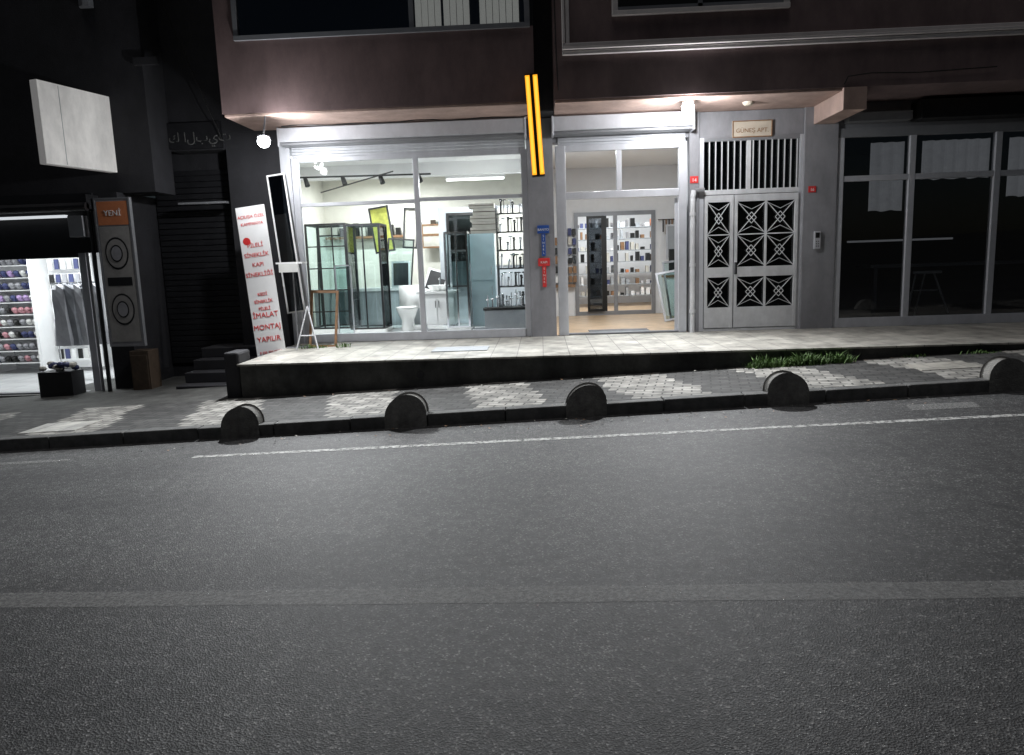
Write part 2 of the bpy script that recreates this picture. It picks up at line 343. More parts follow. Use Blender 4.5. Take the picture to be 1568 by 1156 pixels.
mb.box(.36,9.2,-1.16,-1.1,3.84,3.89,'mould');mb.box(.36,9.2,-1.19,-1.1,3.90,3.935,'mould');mb.box(.36,9.2,-1.15,-1.1,3.945,3.99,'mould')
mb.box(.36,.40,-1.16,-1.1,3.99,7.2,'mould');mb.box(.41,.46,-1.14,-1.1,3.99,7.2,'mould')
mb.box(1.02,3.32,-1.17,-1.1,4.30,4.36,'mould');mb.box(1.02,1.10,-1.15,-1.1,4.36,6,'mould');mb.box(3.24,3.32,-1.15,-1.1,4.36,6,'mould')
mb.make("facade_moulding",B,bevel=.008)
mb=MB();mb.box(1.10,3.24,-1.12,-1.1,4.36,5.9,'black');mb.box(2.14,2.2,-1.135,-1.12,4.36,5.9,'alud');mb.box(1.1,3.24,-1.135,-1.12,4.36,4.41,'alud');mb.make("upper_window",B)
for nm,x0,x1 in(("a",-3.84,-.16),("b",.21,2.28)):
    mb=MB();mb.box(x0,x1,-.3,.0,3.02,3.225,'alu');mb.box(x0+.02,x1-.02,-.27,-.0,2.975,3.018,'alud')
    mb.box(x0,x0+.03,-.31,0,2.96,3.235,'alu');mb.box(x1-.03,x1,-.31,0,2.96,3.235,'alu');mb.make("shutter_box",B,bevel=.012)
mb=MB()
for i in range(4): mb.box(-3.74,-.19,.0,.018,2.83+i*.043,2.87+i*.043,'alu')
for i in range(3): mb.box(.3,2.2,.0,.018,2.85+i*.043,2.89+i*.043,'alu')
mb.make("shutter_slats",B,bevel=.006)
mb=MB();y0,y1=.0,.07
mb.box(-3.76,-3.66,y0,y1,0,2.83,'alu');mb.box(-.26,-.17,y0,y1,0,2.83,'alu');mb.box(-3.66,-.26,y0,y1,2.76,2.83,'alu');mb.box(-3.66,-.26,y0-.01,y1,0,.13,'alu')
mb.box(-1.90,-1.82,y0-.005,y1,.13,2.76,'alu');mb.box(-3.66,-1.9,y0,y1,2.10,2.155,'alu');mb.box(-1.82,-.26,y0,y1,2.12,2.175,'alu')
mb.make("shop_window_frame",B,bevel=.005)
mb=MB();mb.box(-3.66,-.26,.03,.036,.13,2.76,'glass');mb.make("shop_window_glass",B)
mb=MB()
mb.box(.26,.41,-.01,.08,0,2.85,'alu');mb.box(2.10,2.22,-.01,.08,0,2.85,'alu');mb.box(.41,2.1,-.01,.08,2.76,2.85,'alu');mb.box(.41,2.1,-.01,.08,2.06,2.17,'alu');mb.box(1.17,1.25,-.005,.07,2.17,2.76,'alu');mb.box(.41,2.1,-.01,.1,.0,.03,'alud')
mb.make("shop_door_frame",B,bevel=.006)
mb=MB();mb.box(.41,2.1,.03,.036,2.17,2.76,'glass');mb.make("transom_glass",B)
T=Matrix.Translation((2.08,.1,0))@Matrix.Rotation(math.radians(-105),4,'Z')
mb=MB();mb.frame(-.86,0,.03,2.04,.09,-.025,.025,'alu',T);mb.box(-.77,-.09,-.003,.003,.12,1.95,'glassb',T);mb.rod(T@Vector((-.8,-.06,.95)),T@Vector((-.8,-.06,1.15)),.012,'chrome');mb.make("shop_door_leaf",B)
mb=MB();
mb.box(4.42,8.6,-.03,.06,2.80,2.93,'alud');mb.box(4.42,8.6,-.03,.06,0,.14,'alu');mb.box(4.42,4.52,-.03,.06,.14,2.8,'alu')
mb.box(4.52,8.6,-.02,.06,2.17,2.25,'alu')
for x in(5.47,6.70,7.9): mb.box(x,x+.09,-.025,.06,.14,2.8,'alu')
mb.make("dark_shop_window_frame",B,bevel=.005)
mb=MB();mb.box(4.52,8.6,.02,.026,.14,2.8,'glassm');mb.make("dark_shop_window_glass",B)
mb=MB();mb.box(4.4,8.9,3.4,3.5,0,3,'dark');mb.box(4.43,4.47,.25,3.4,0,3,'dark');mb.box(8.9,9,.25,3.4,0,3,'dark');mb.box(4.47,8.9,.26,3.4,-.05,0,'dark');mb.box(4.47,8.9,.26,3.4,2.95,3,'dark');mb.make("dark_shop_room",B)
mb=MB()
def curtain(mb,x0,x1,y,z0,z1,m='curt2'):
    n=int((x1-x0)/.03);vs=[]
    for i in range(n+1):
        x=x0+(x1-x0)*i/n;vs+=[(x,y+.03*math.sin(i*1.1),z0+.01*math.sin(i*.7)),(x,y+.03*math.sin(i*1.1),z1)]
    mb.add(vs,[(2*i,2*i+2,2*i+3,2*i+1) for i in range(n)],m)
curtain(mb,5.12,5.62,.5,1.75,2.78);curtain(mb,5.9,6.9,.5,2.2,2.78);curtain(mb,7.2,7.7,.5,1.9,2.78);mb.make("reflected_curtain",B)  # cloth added to stand in for curtains reflected in the glass
mb=MB();mb.box(4.95,6.6,.8,.84,1.28,1.31,'curt2');mb.box(5.5,8.5,1.2,1.8,.85,.9,'alud')  # thin rail shares the glow put into the curtain cloth
for x in(5.6,8.3): mb.box(x,x+.06,1.3,1.36,0,.85,'alud')
mb.make("display_counter",B)
mb=MB()
for a,b in((5.72,5.9),(6.35,6.17)): mb.rod((a,.35,.14),(b,.5,.78),.014,'white')
mb.rod((5.82,.42,.78),(6.25,.42,.78),.022,'white');mb.rod((5.85,.45,.5),(6.22,.45,.5),.01,'white');mb.rod((6.05,.8,.05),(6.04,.5,.78),.012,'white');mb.make("display_easel")
mb=MB();mb.box(5.45,9,-.35,-.02,2.98,3.24,'black');mb.make("fascia_sign_board",B,bevel=.01)
mb=MB();mb.box(4.45,9,-.5,-.03,3.33,3.38,'alud');mb.box(4.5,5.4,-.2,0,3.0,3.12,'alud');mb.make("canopy_strip",B)
def cable(pts,name="cable",r=.008):
    mb=MB()
    for a,b in zip(pts,pts[1:]): mb.rod(a,b,r,'black',6)
    mb.make(name,B)
cable([(4.05,-1.13,3.32),(4.1,-1.13,3.42),(4.4,-1.13,3.45),(5.0,-1.13,3.43),(6,-1.13,3.46)])
cable([(-3.75+i*.25,-.34-.02*math.sin(i),3.235+.012*math.sin(i*1.7)) for i in range(15)]+[(-.1,-.4,3.24)])
cable([(-.1,-.9,3.24),(-.05,-1.0,3.3),(-.03,-1.12,3.5)])
cable([(-5.2+.04*i,-.65+.05*i,4.9-.16*i+.02*math.sin(i*2)) for i in range(12)])
cable([(.3,-1.12,3.4),(.28,-1.12,3.9),(.27,-1.12,4.6),(.29,-1.12,5.4)])
# entrance gate
G=empty("metal_gate")
mb=MB()
mb.box(2.40,2.47,-.02,.05,0,2.88,'alu');mb.box(3.87,3.93,-.02,.05,0,2.88,'alu');mb.box(2.47,3.87,-.02,.05,2.82,2.88,'alud');mb.box(2.47,3.87,-.02,.05,2.05,2.12,'whited');mb.box(2.47,3.87,-.03,.05,0,.04,'whited')
mb.box(3.10,3.16,-.02,.05,2.12,2.82,'whited')
mb.make("frame",G,bevel=.004)
mb=MB()
x=2.55
while x<3.84:
    if abs(x-3.13)>.05: mb.box(x-.008,x+.008,-.015,.0,2.12,2.82,'whited')
    x+=.092
mb.make("transom_bars",G)
mb=MB()
def leaf(x0,x1,cols):
    mb.box(x0,x0+.045,-.04,.01,.05,2.04,'whited');mb.box(x1-.045,x1,-.04,.01,.05,2.04,'whited')
    for a,b in((.05,.36),(.82,.97),(1.94,2.04)): mb.box(x0+.045,x1-.045,-.036,.008,a,b,'whited')
    cw=(x1-x0-.09)/cols
    for c in range(cols):
        a=x0+.045+c*cw;b=a+cw
        if c>0: mb.box(a-.014,a+.014,-.034,.005,.36,1.94,'whited')
        for z0,z1,rows in((.36,.82,1),(.97,1.94,2)):
            h=(z1-z0)/rows
            for k in range(rows):
                zz=z0+k*h;cx=(a+b)/2;cz=zz+h/2;q=-.018
                mb.rod((a,q,zz),(b,q,zz+h),.0065,'whited',6);mb.rod((b,q,zz),(a,q,zz+h),.0065,'whited',6)
                d=.17
                P=[(cx-cw*d,q,cz),(cx,q,cz+h*d),(cx+cw*d,q,cz),(cx,q,cz-h*d)]
                for i in range(4): mb.rod(P[i],P[(i+1)%4],.006,'whited',6)
                for e,o in((zz+.03,1),(zz+h-.03,-1)):
                    mb.rod((a+.03,q,e),(cx,q,e+o*h*.18),.004,'whited',6);mb.rod((cx,q,e+o*h*.18),(b-.03,q,e),.004,'whited',6)
                if k>0: mb.box(a,b,-.03,-.005,zz-.008,zz+.008,'whited')
leaf(2.48,2.91,1);leaf(2.925,3.865,2)
mb.make("leaves",G)
mb=MB();mb.box(2.47,3.87,.022,.028,.04,2.82,'glassd');mb.box(2.41,3.92,.6,.65,0,2.9,'darkwall');mb.box(2.41,3.92,.06,.6,-.05,-.0,'darkwall');mb.make("glazing",G)
mb=MB();mb.rod((2.95,-.05,1.03),(2.95,-.05,.87),.011,'chrome');mb.box(2.93,2.97,-.045,-.035,.86,1.04,'chrome');mb.make("handle",G)
mb=MB();mb.box(2.88,3.46,-.03,-.0,2.86,3.10,'beige');mb.frame(2.88,3.46,2.86,3.10,.015,-.04,-.03,'brownwood');P=mb.make("building_name_plaque",bevel=.003)
text("GÜNEŞ APT.",(3.17,-.032,2.93),.085,'brownwood',P)
mb=MB();mb.box(4.10,4.19,-.085,-.05,1.2,1.46,'alu');mb.box(4.115,4.175,-.089,-.085,1.36,1.44,'black')
for i in range(6): mb.rod((4.13+.03*(i%2),-.085,1.24+.035*(i//2)),(4.13+.03*(i%2),-.092,1.24+.035*(i//2)),.008,'black')
mb.make("intercom_panel",bevel=.004)
mb=MB();mb.box(4.0,4.11,-.06,-.05,2.03,2.12,'redp');P=mb.make("house_number_plate");text("16",(4.055,-.062,2.05),.06,'white',P)
mb=MB();mb.box(2.26,2.38,-.05,-.04,2.23,2.33,'redp');P=mb.make("house_number_plate");text("14",(2.32,-.052,2.25),.07,'white',P)
mb=MB();mb.rod((2.29,-.1,0),(2.29,-.1,2.02),.038,'whited',12);mb.rod((2.29,-.1,2.02),(2.31,-.1,2.12),.04,'whited',12);mb.rod((2.31,-.1,2.12),(2.46,-.09,2.12),.036,'alud',12)
for z in(.3,1.0,1.75): mb.rod((2.29,-.1,z),(2.29,-.1,z+.05),.046,'whited',12)
mb.make("downpipe")
def pilsign(name,m,z1,h):
    mb=MB();mb.box(-.04,.14,-.085,-.062,z1-.12,z1,m);mb.box(0.02,.08,-.085,-.062,z1-h,z1-.125,m);P=mb.make(name,bevel=.008)
    text("BANYO" if m=='bluep' else "KAPI",(.05,-.088,z1-.08),.05,'white',P)
    for i in range(7):
        if z1-.2-i*.05>z1-h: text("SINEKLI"[i],(.05,-.088,z1-.175-i*.05),.045,'white',P)
pilsign("blue_shop_sign",'bluep',1.69,.46);pilsign("red_shop_sign",'redp',1.2,.44)
A=empty("amber_led_sign");T=Matrix.Translation((-.03,-1.2,2.95))@Matrix.Rotation(math.radians(-2.8),4,'Y')
mb=MB();mb.box(-.085,.085,-.02,.10,-.66,.66,'black',T);mb.box(-.09,-.03,.1,.5,.1,.14,'black',T);mb.make("housing",A)
mb=MB()
for c in(-.052,.052):
    mb.box(c-.03,c+.03,-.035,-.02,-.64,.64,'amber',T)
    mb.box(c-.016,c+.016,-.04,-.035,-.62,.62,'amberc',T)
mb.make("led_bars",A,bevel=.003)
def flood(name,p,tgt,e,arm,pe):
    L=empty(name);p=Vector(p)
    d=(Vector(tgt)-p).normalized();q=d.to_track_quat('-Z','Y').to_matrix().to_4x4();T=Matrix.Translation(p)@q
    mb=MB();mb.box(-.08,.08,-.06,.06,.005,.05,'alu',T);mb.make("lamp_body",L,bevel=.008)
    mb=MB();mb.ell(T@Vector((0,0,-.02)),.085,.08,.08,'lampw',16,10);mb.make("lamp_bulb",L,smooth=True)
    mb=MB();mb.rod(p-d*.04,arm,.014,'alud');mb.make("lamp_bracket",L)
    l=bpy.data.lights.new(name+"_light",'SPOT');l.energy=e;l.spot_size=math.radians(160);l.spot_blend=.9;l.shadow_soft_size=.06;l.color=(.96,.98,1)
    o=bpy.data.objects.new("lamp_light",l);COL.objects.link(o);o.matrix_world=T@Matrix.Translation((0,0,-.17));o.parent=L
    l=bpy.data.lights.new(name+"_spill",'POINT');l.energy=pe;l.shadow_soft_size=.05;l.color=(.96,.98,1)
    o=bpy.data.objects.new("lamp_spill",l);COL.objects.link(o);o.matrix_world=T@Matrix.Translation((0,0,-.17));o.parent=L
    return L
flood("floodlight",(-3.72,-1.2,2.90),(-1.9,-4.9,-.4),900,(-3.72,-1.05,3.27),115)
flood("floodlight",(2.05,-.95,3.15),(1.0,-4.9,-.4),900,(2.05,-.85,3.25),110)
mb=MB();mb.lathe((2.95,-.6,3.25),[(0,-.05),(.05,-.045),(.075,-.02),(.08,0)],'beige');mb.make("ceiling_lamp",B)
# ------------------------------------------------------------ shop interior 1
I=empty("bathroom_shop_interior")
mb=MB();mb.box(-4.7,.05,.08,4.6,-.06,.0,'itile');mb.box(-4.7,.05,4.5,4.6,0,3,'iwally');mb.box(-4.72,-4.6,.25,4.5,0,3,'iwally');mb.box(.0,.1,.25,4.5,0,3,'iwall');mb.box(-4.7,.05,.1,4.6,2.98,3.03,'ceil')
mb.box(-1.9,-.0,2.6,2.7,0,2.2,'igrey');mb.box(-4.6,0,2.2,2.4,2.75,2.98,'ceil')
mb.make("room",I)
mb=MB();mb.rod((-4.4,1.5,2.72),(-1.8,1.2,2.66),.015,'black');mb.rod((-4.2,3.0,2.6),(-2.4,1.0,2.7),.012,'black')
for t in(.15,.4,.65,.9):
    x=-4.4+2.6*t;mb.rod((x,1.45,2.7),(x+.05,1.4,2.56),.035,'black',8,.045)
mb.make("track_light_rail",I)
def tube(nm,x0,x1,y,z,e,par,room=None):
    mb=MB();mb.rod((x0,y,z),(x1,y,z),.016,'tube');mb.box(x0-.02,x1+.02,y-.03,y+.03,z+.02,z+.06,'white');mb.make(nm,par)
    area(nm+"_light",((x0+x1)/2,y,z-.03),x1-x0,.08,e,(.93,.985,1),(0,0,0),par)
tube("fluorescent_or_fill_tube",-1.6,-.6,1.7,2.60,110,I);tube("fluorescent_or_fill_tube",-3.9,-2.8,.55,2.9,110,I);tube("fluorescent_or_fill_tube",-3.6,-2.4,3.3,2.9,100,I)  # both left-hand tubes are added, hidden from view, to brighten the shop
def cabin(name,x0,x1,y0,y1,h,m,grid):
    mb=MB();r=.018
    for x,y in((x0,y0),(x1,y0),(x0,y1),(x1,y1)): mb.box(x-r,x+r,y-r,y+r,.0,h,m)
    for z in(.08,h): 
        mb.box(x0,x1,y0-r*.9,y0+r*.9,z-r,z+r,m);mb.box(x0,x1,y1-r*.9,y1+r*.9,z-r,z+r,m);mb.box(x0-r*.9,x0+r*.9,y0,y1,z-r,z+r,m);mb.box(x1-r*.9,x1+r*.9,y0,y1,z-r,z+r,m)
    if grid:
        for i in range(1,3): mb.box(x0+(x1-x0)*i/3-.01,x0+(x1-x0)*i/3+.01,y0-.008,y0+.008,.08,h,m)
        for i in range(1,5): mb.box(x0,x1,y0-.007,y0+.007,h*i/5-.01,h*i/5+.01,m)
    else:
        mb.box((x0+x1)/2-.012,(x0+x1)/2+.012,y0-.01,y0+.01,.08,h,m)
    mb.box(x0-.02,x1+.02,y0-.02,y1+.02,0,.07,'ceramic')
    mb.box(x0,x1,y0-.003,y0+.003,.08,h,'glassb');mb.box(x1-.003,x1+.003,y0,y1,.08,h,'glassb');mb.make(name)
cabin("shower_cabin",-4.15,-3.45,1.7,2.4,1.92,'black',True)
cabin("shower_cabin",-3.36,-2.78,1.4,2.0,1.88,'dark',False)
cabin("shower_cabin",-1.62,-1.25,1.2,1.9,1.68,'chrome',False)
mb=MB()
for a,b in((-3.35,-3.33),(-3.1,-3.08)): mb.box(a,b,.5,.52,0,1.2,'alu')
mb.box(-3.35,-3.08,.5,.52,1.18,1.2,'alu');mb.box(-3.33,-3.1,.507,.513,0,1.18,'glassb');mb.make("glass_panel_sample")
mb=MB();c=(-2.42,1.75,0)
mb.lathe(c,[(.11,0),(.12,.05),(.11,.18),(.16,.3),(.19,.38),(.195,.40),(.15,.405),(.12,.36),(0,.3)],'ceramic',20,1,1.25);mb.lathe((c[0],c[1],.41),[(.2,0),(.2,.02),(0,.028)],'ceramic',20,1,1.25)
mb.box(-2.6,-2.24,1.98,2.16,.38,.8,'ceramic');mb.make("toilet",smooth=True)
mb=MB();mb.box(-2.12,-1.5,1.3,1.8,.12,.66,'white');mb.box(-2.16,-1.46,1.26,1.84,.66,.70,'ceramic')
mb.box(-2.1,-1.82,1.285,1.3,.14,.64,'white');mb.box(-1.8,-1.52,1.285,1.3,.14,.64,'white')
for x in(-1.84,-1.78): mb.rod((x,1.27,.42),(x,1.27,.54),.007,'black')
for x,y in((-2.08,1.34),(-1.54,1.34),(-2.08,1.76),(-1.54,1.76)): mb.rod((x,y,0),(x,y,.12),.015,'chrome')
mb.lathe((-1.81,1.5,.70),[(.13,0),(.19,.1),(.17,.1),(.12,.02),(0,.015)],'ceramic',20);mb.rod((-1.81,1.74,.7),(-1.81,1.74,.92),.012,'chrome');mb.rod((-1.81,1.74,.92),(-1.81,1.62,.9),.01,'chrome');mb.make("vanity_unit")
mb=MB();mb.box(-1.22,-.8,1.5,1.9,.05,1.66,'blue');mb.box(-1.21,-.81,1.48,1.5,.07,.84,'blue');mb.box(-1.21,-.81,1.48,1.5,.86,1.64,'blue');mb.rod((-.86,1.46,.95),(-.86,1.46,1.1),.007,'chrome');mb.rod((-.86,1.46,.6),(-.86,1.46,.75),.007,'chrome');mb.make("tall_cabinet",bevel=.004)
for i,(x,z,w,h) in enumerate([(-1.2,1.665,.5,.1),(-1.17,1.77,.46,.09),(-1.2,1.865,.5,.1),(-1.15,1.97,.42,.12),(-1.22,2.095,.44,.08)]):
    mb=MB();mb.box(x,x+w,1.5,1.85,z,z+h,'cardb');mb.box(x,x+w,1.49,1.498,z+h*.45,z+h*.55,'dimwood');mb.make("cardboard_box",bevel=.004)
mb=MB()
for x in(-.72,-.16):
    for y in(1.0,1.35): mb.box(x-.012,x+.012,y-.012,y+.012,0,2.1,'chrome')
for z in(.42,.75,1.05,1.35,1.65,1.95): mb.box(-.72,-.16,1.0,1.35,z-.01,z+.01,'glassb');mb.box(-.72,-.16,.99,1.0,z-.012,z+.012,'chrome')
mb.make("display_rack")
mb=MB()
for z in(.43,.76,1.06,1.36,1.66,1.96):
    for k in range(5):
        x=-.66+k*.11+random.uniform(-.02,.02);h=random.uniform(.1,.22);y=1.08+random.uniform(0,.15);m=random.choice(['chrome','chrome','black','dark'])
        mb.rod((x,y,z),(x,y,z+h),.016,m);mb.rod((x,y,z+h),(x+.02,y-.1,z+h-.015),.013,m);mb.ell((x,y,z+h+.015),.026,.026,.02,m);mb.rod((x,y,z),(x,y,z+.012),.034,m)
        if random.random()<.6: mb.rod((x+.05,y,z),(x+.05,y+.01,z+.22),.007,m);mb.ell((x+.05,y-.02,z+.22),.045,.045,.012,m)
mb.make("tap_display")
mb=MB();mb.box(-.95,-.2,.7,1.0,.0,.38,'igrey');mb.box(-.97,-.18,.68,1.02,.38,.42,'black');mb.make("display_plinth",bevel=.004)
mb=MB();
for k in range(9):
    x=-.9+k*.08;mb.rod((x,.85,.42),(x,.85,.42+random.uniform(.1,.3)),.012,'chrome');mb.ell((x,.82,.5+random.uniform(0,.15)),.03,.03,.02,'chrome')
mb.make("shower_head_display")
def lean(name,x,y,w,h,m,inner,tilt=-12,roll=0,z=0,t=.035):
    T=Matrix.Translation((x,y,z))@Matrix.Rotation(math.radians(roll),4,'Y')@Matrix.Rotation(math.radians(tilt),4,'X')
    mb=MB();mb.frame(0,w,0,h,t,-.015,.015,m,T)
    if inner: mb.box(t,w-t,-.004,.004,t,h-t,inner,T)
    return mb.make(name)
lean("mirror_frame",-2.85,2.6,.36,.5,'white','dark',z=.75);lean("mirror_frame",-2.25,2.5,.4,.45,'white','dark',-20,18,z=.7)
lean("mirror_frame",-1.75,2.45,.55,.7,'black','glassb',-8,z=.72);lean("poster_frame",-3.25,3.2,.4,.9,'black','yel',-6,-8,z=1.4);lean("poster_frame",-2.75,3.4,.3,.8,'black','cardb',-6,4,z=1.5)
lean("poster_frame",-2.5,4.3,.7,.5,'brownwood','cardb',-2,z=1.5)
lean("shower_door_panel",-3.0,2.3,.5,1.7,'dark','glassb',-8,5,z=0,t=.025);lean("shower_door_panel",-4.3,2.6,.6,1.8,'black','glassb',-8,0,z=0,t=.025)
mb=MB();mb.box(-4.5,-2.0,3.0,3.3,.68,.74,'white');mb.box(-4.5,-2.0,3.05,3.25,0,.68,'igrey');mb.make("display_counter")
mb=MB();mb.box(-4.55,-1.9,4.3,4.5,1.75,1.8,'brownwood')
for k in range(16):
    x=-4.4+k*.15;mb.box(x,x+.1,4.33,4.45,1.8,1.8+random.uniform(.12,.3),random.choice(['cardb','black','igrey','white','dimwood']))
mb.make("wall_shelf")
mb=MB();mb.box(-1.75,-1.0,2.58,2.6,1.2,2.1,'black');mb.box(-1.7,-1.05,2.57,2.58,1.25,2.05,'glassb');mb.box(-.95,-.1,2.58,2.6,1.1,2.15,'cardb');mb.make("wall_mirror")
# ------------------------------------------------------------ interior 2 (door)
J=empty("hardware_shop_interior")
mb=MB();mb.box(.12,3.3,.08,8,-.06,-.0,'wood');mb.box(3.2,3.3,.66,8,0,3,'iwall');mb.box(.1,.2,.25,8,0,3,'iwall');mb.box(.1,3.3,8,8.1,0,3,'iwall');mb.box(.1,3.3,.1,8,2.98,3.03,'ceil')
mb.box(.2,3.2,4,4.1,2.1,2.98,'iwall');mb.box(.2,.7,4,4.1,0,2.1,'iwall');mb.box(2.35,3.2,4,4.1,0,2.1,'iwall');mb.make("room",J)
mb=MB();mb.frame(.7,2.35,0,2.1,.08,3.96,4.02,'alud');mb.box(1.5,1.58,3.96,4.02,.08,2.02,'alud');mb.box(1.3,1.36,3.97,4.01,.08,2.02,'black');mb.make("inner_door_frame",J)
mb=MB();mb.frame(.95,1.3,.08,2.02,.05,3.9,3.95,'black');mb.box(1.0,1.25,3.92,3.93,.13,1.97,'glassd');mb.make("inner_door_leaf",J)
tube("fluorescent_or_fill_tube",.8,1.8,.9,2.9,80,J);tube("fluorescent_or_fill_tube",.8,2.2,6,2.9,85,J)
neutral=['cardb','black','white','chrome','igrey','white','brownwood','black','slip2']
mb=MB()
for r in range(6):
    for k in range(5):
        if random.random()<.85: mb.box(.3+k*.09,.37+k*.09,3.9,3.98,.7+r*.19,.82+r*.19+random.uniform(0,.04),random.choice(neutral))
mb.box(.25,.7,3.85,3.99,.6,.66,'brownwood');mb.make("wall_rack_goods")
mb=MB()
for r in range(7):
    mb.box(.8,2.9,6.6,6.9,.25+r*.27,.27+r*.27,'igrey')
    for k in range(16):
        if random.random()<.8: mb.box(.85+k*.12,.85+k*.12+random.uniform(.05,.1),6.62,6.8,.27+r*.27,.27+r*.27+random.uniform(.05,.22),random.choice(neutral+(['orange'] if k%5==0 else [])))
mb.make("goods_shelf")
mb=MB();mb.box(2.45,2.95,3.2,3.6,0,.75,'white');mb.box(2.42,2.98,3.17,3.63,.75,.79,'brownwood');mb.box(2.5,2.8,3.2,3.25,.85,1.3,'black');mb.make("shop_counter")
lean("mirror_frame",2.55,3.85,.4,.7,'alu','igrey',-3,z=1.1);lean("window_sash",2.35,2.2,.5,1.1,'alud','glassb',-14,-6);lean("window_sash",2.2,1.9,.45,.9,'alu','glassb',-14,-9)
mb=MB()
for k in range(7): mb.rod((2.5+k*.06,3.9,1.9),(2.5+k*.06,3.9,1.9-random.uniform(.2,.5)),.015,'brownwood' if k%2 else 'black')
mb.rod((2.4,3.93,1.9),(3.0,3.93,1.9),.01,'black');mb.make("hanging_tools")
# ------------------------------------------------------------ items outside on terrace
lean("wooden_frame",-3.50,-.62,.42,.86,'brownwood',None,-14,2,t=.035)
T=Matrix.Translation((-4.20,-.85,-.13))@Matrix.Rotation(math.radians(-6),4,'Y')@Matrix.Rotation(math.radians(-6),4,'X')
mb=MB();mb.box(0,.43,-.012,.012,0,2.22,'white',T);P=mb.make("banner_sign",bevel=.003)
y=2.05
for s,ln in((.075,"AÇILIŞA ÖZEL"),(.075,"KAMPANYA"),(.15,""),(.1,"PİLELİ"),(.1,"SİNEKLİK"),(.1,"KAPI"),(.1,"SİNEKLİĞİ"),(.1,""),(.075,"KEDİ"),(.075,"SİNEKLİK"),(.075,"PİLELİ"),(.125,"İMALAT"),(.125,"MONTAJ"),(.125,"YAPILIR"),(.06,"0 535 722 00 74"),(.06,"ALTINTEPE")):
    if ln: text(ln,(.215,-.015,y),s*.84,'redp',P,T=T)
    y-=s*1.42
mb=MB();c=T@Vector((.1,-.014,1.72))
mb.rod(c,c+Vector((0,-.004,0)),.055,'redp',20);mb.make("round_badge",P)
T=Matrix.Translation((-3.80,-.35,.0))@Matrix.Rotation(math.radians(-6.0),4,'Y')@Matrix.Rotation(math.radians(-5),4,'X')
mb=MB();mb.frame(-.04,.24,.5,2.6,.022,-.012,.012,'white',T);mb.box(-.018,.218,-.002,.002,.522,2.578,'glassd',T);mb.make("insect_screen_frame")
mb=MB();mb.box(-3.82,-3.44,-.85,-.6,1.24,1.265,'white');mb.box(-3.78,-3.5,-.85,-.84,1.12,1.24,'curtain');mb.rod((-3.63,-.7,1.24),(-3.63,-.7,.0),.012,'alud');mb.rod((-3.8,-.7,.01),(-3.46,-.7,.01),.012,'alud');mb.make("leaflet_stand")
mb=MB()
for a,b in(((-3.58,-.95,0),(-3.42,-.8,.62)),((-3.26,-.95,0),(-3.42,-.8,.62)),((-3.42,-.5,0),(-3.42,-.8,.62))): mb.rod(a,b,.011,'whited')
mb.rod((-3.53,-.9,.2),(-3.31,-.9,.2),.009,'whited');mb.make("folding_easel")
mb=MB();mb.box(-1.5,-.75,-1.7,-1.2,.001,.010,'igrey');mb.box(.75,1.7,.15,.65,.002,.014,'cloth');mb.make("door_mat")
# ------------------------------------------------------------ left buildings
LB=empty("neighbour_building")
mb=MB()
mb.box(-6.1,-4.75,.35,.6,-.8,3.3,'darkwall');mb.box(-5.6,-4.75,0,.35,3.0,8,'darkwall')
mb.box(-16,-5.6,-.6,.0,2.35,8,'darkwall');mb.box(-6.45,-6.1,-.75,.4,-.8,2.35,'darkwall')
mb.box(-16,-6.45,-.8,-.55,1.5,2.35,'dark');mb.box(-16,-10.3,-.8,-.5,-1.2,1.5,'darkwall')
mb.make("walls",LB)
mb=MB()
for i in range(34): mb.box(-6.08,-4.78,.315,.348,-.3+i*.09,-.3+i*.09+.08,'dark')
mb.make("roller_shutter",LB,bevel=.006)
mb=MB();mb.box(-5.65,-4.78,-.06,-.0,3.02,3.4,'dark');P=mb.make("dark_fascia_sign",LB);text("الك البيت",(-5.2,-.065,3.12),.2,'kerb',P)
mb=MB();mb.box(-5.55,-4.8,-.05,.1,2.2,2.23,'alud');mb.make("strip_lamp",LB)
mb=MB();mb.box(-5.7,-5.35,-.66,-.6,4.1,4.2,'darkwall');mb.rod((-6.3,-.62,4.9),(-6.3,-.62,5.1),.1,'cloth');mb.make("wall_fixture",LB)
mb=MB();mb.rod((-9.5,-1.1,2.13),(-6.35,-1.1,2.13),.06,'dark',12);mb.box(-9.5,-6.35,-1.1,-.8,2.1,2.3,'dark');mb.make("awning",LB)
mb=MB();mb.box(-9.4,-6.75,-1.0,-.93,2.0,2.035,mat("strip_glow",(1,1,1),em=(.9,.95,1),es=.7));mb.make("awning_light_strip",LB)
mb=MB();mb.box(-6.72,-6.5,-1.0,-.82,1.72,2.02,'alud');mb.make("outdoor_speaker",LB,bevel=.01)
mb=MB();mb.rod((-6.42,-.95,-.66),(-6.42,-.95,2.2),.03,'dark');mb.rod((-6.55,-.9,-.66),(-6.55,-.9,1.5),.02,'alud');mb.make("awning_post",LB)
T=Matrix.Translation((-6.44,-1.72,0))@Matrix.Rotation(math.atan2(1.12,.31),4,'Z')
PS=empty("projecting_light_box");W=1.16
mb=MB();mb.box(0,W,0,.12,2.64,3.70,mat("light_box_face",(.72,.70,.67),.5,var=.12,scale=2,em=(.95,.93,.92),es=.12,grime=.35),T);mb.make("panel",PS,bevel=.008)  # unlit panel; faint glow put into its face to brighten it
mb=MB();mb.box(W*.27,W*.275,-.004,0,2.66,3.68,'igrey',T);mb.box(W,W+.1,.04,.08,2.8,2.86,'dark',T);mb.box(W,W+.1,.04,.08,3.5,3.56,'dark',T);mb.make("seam",PS)
K=empty("slipper_shop_interior")
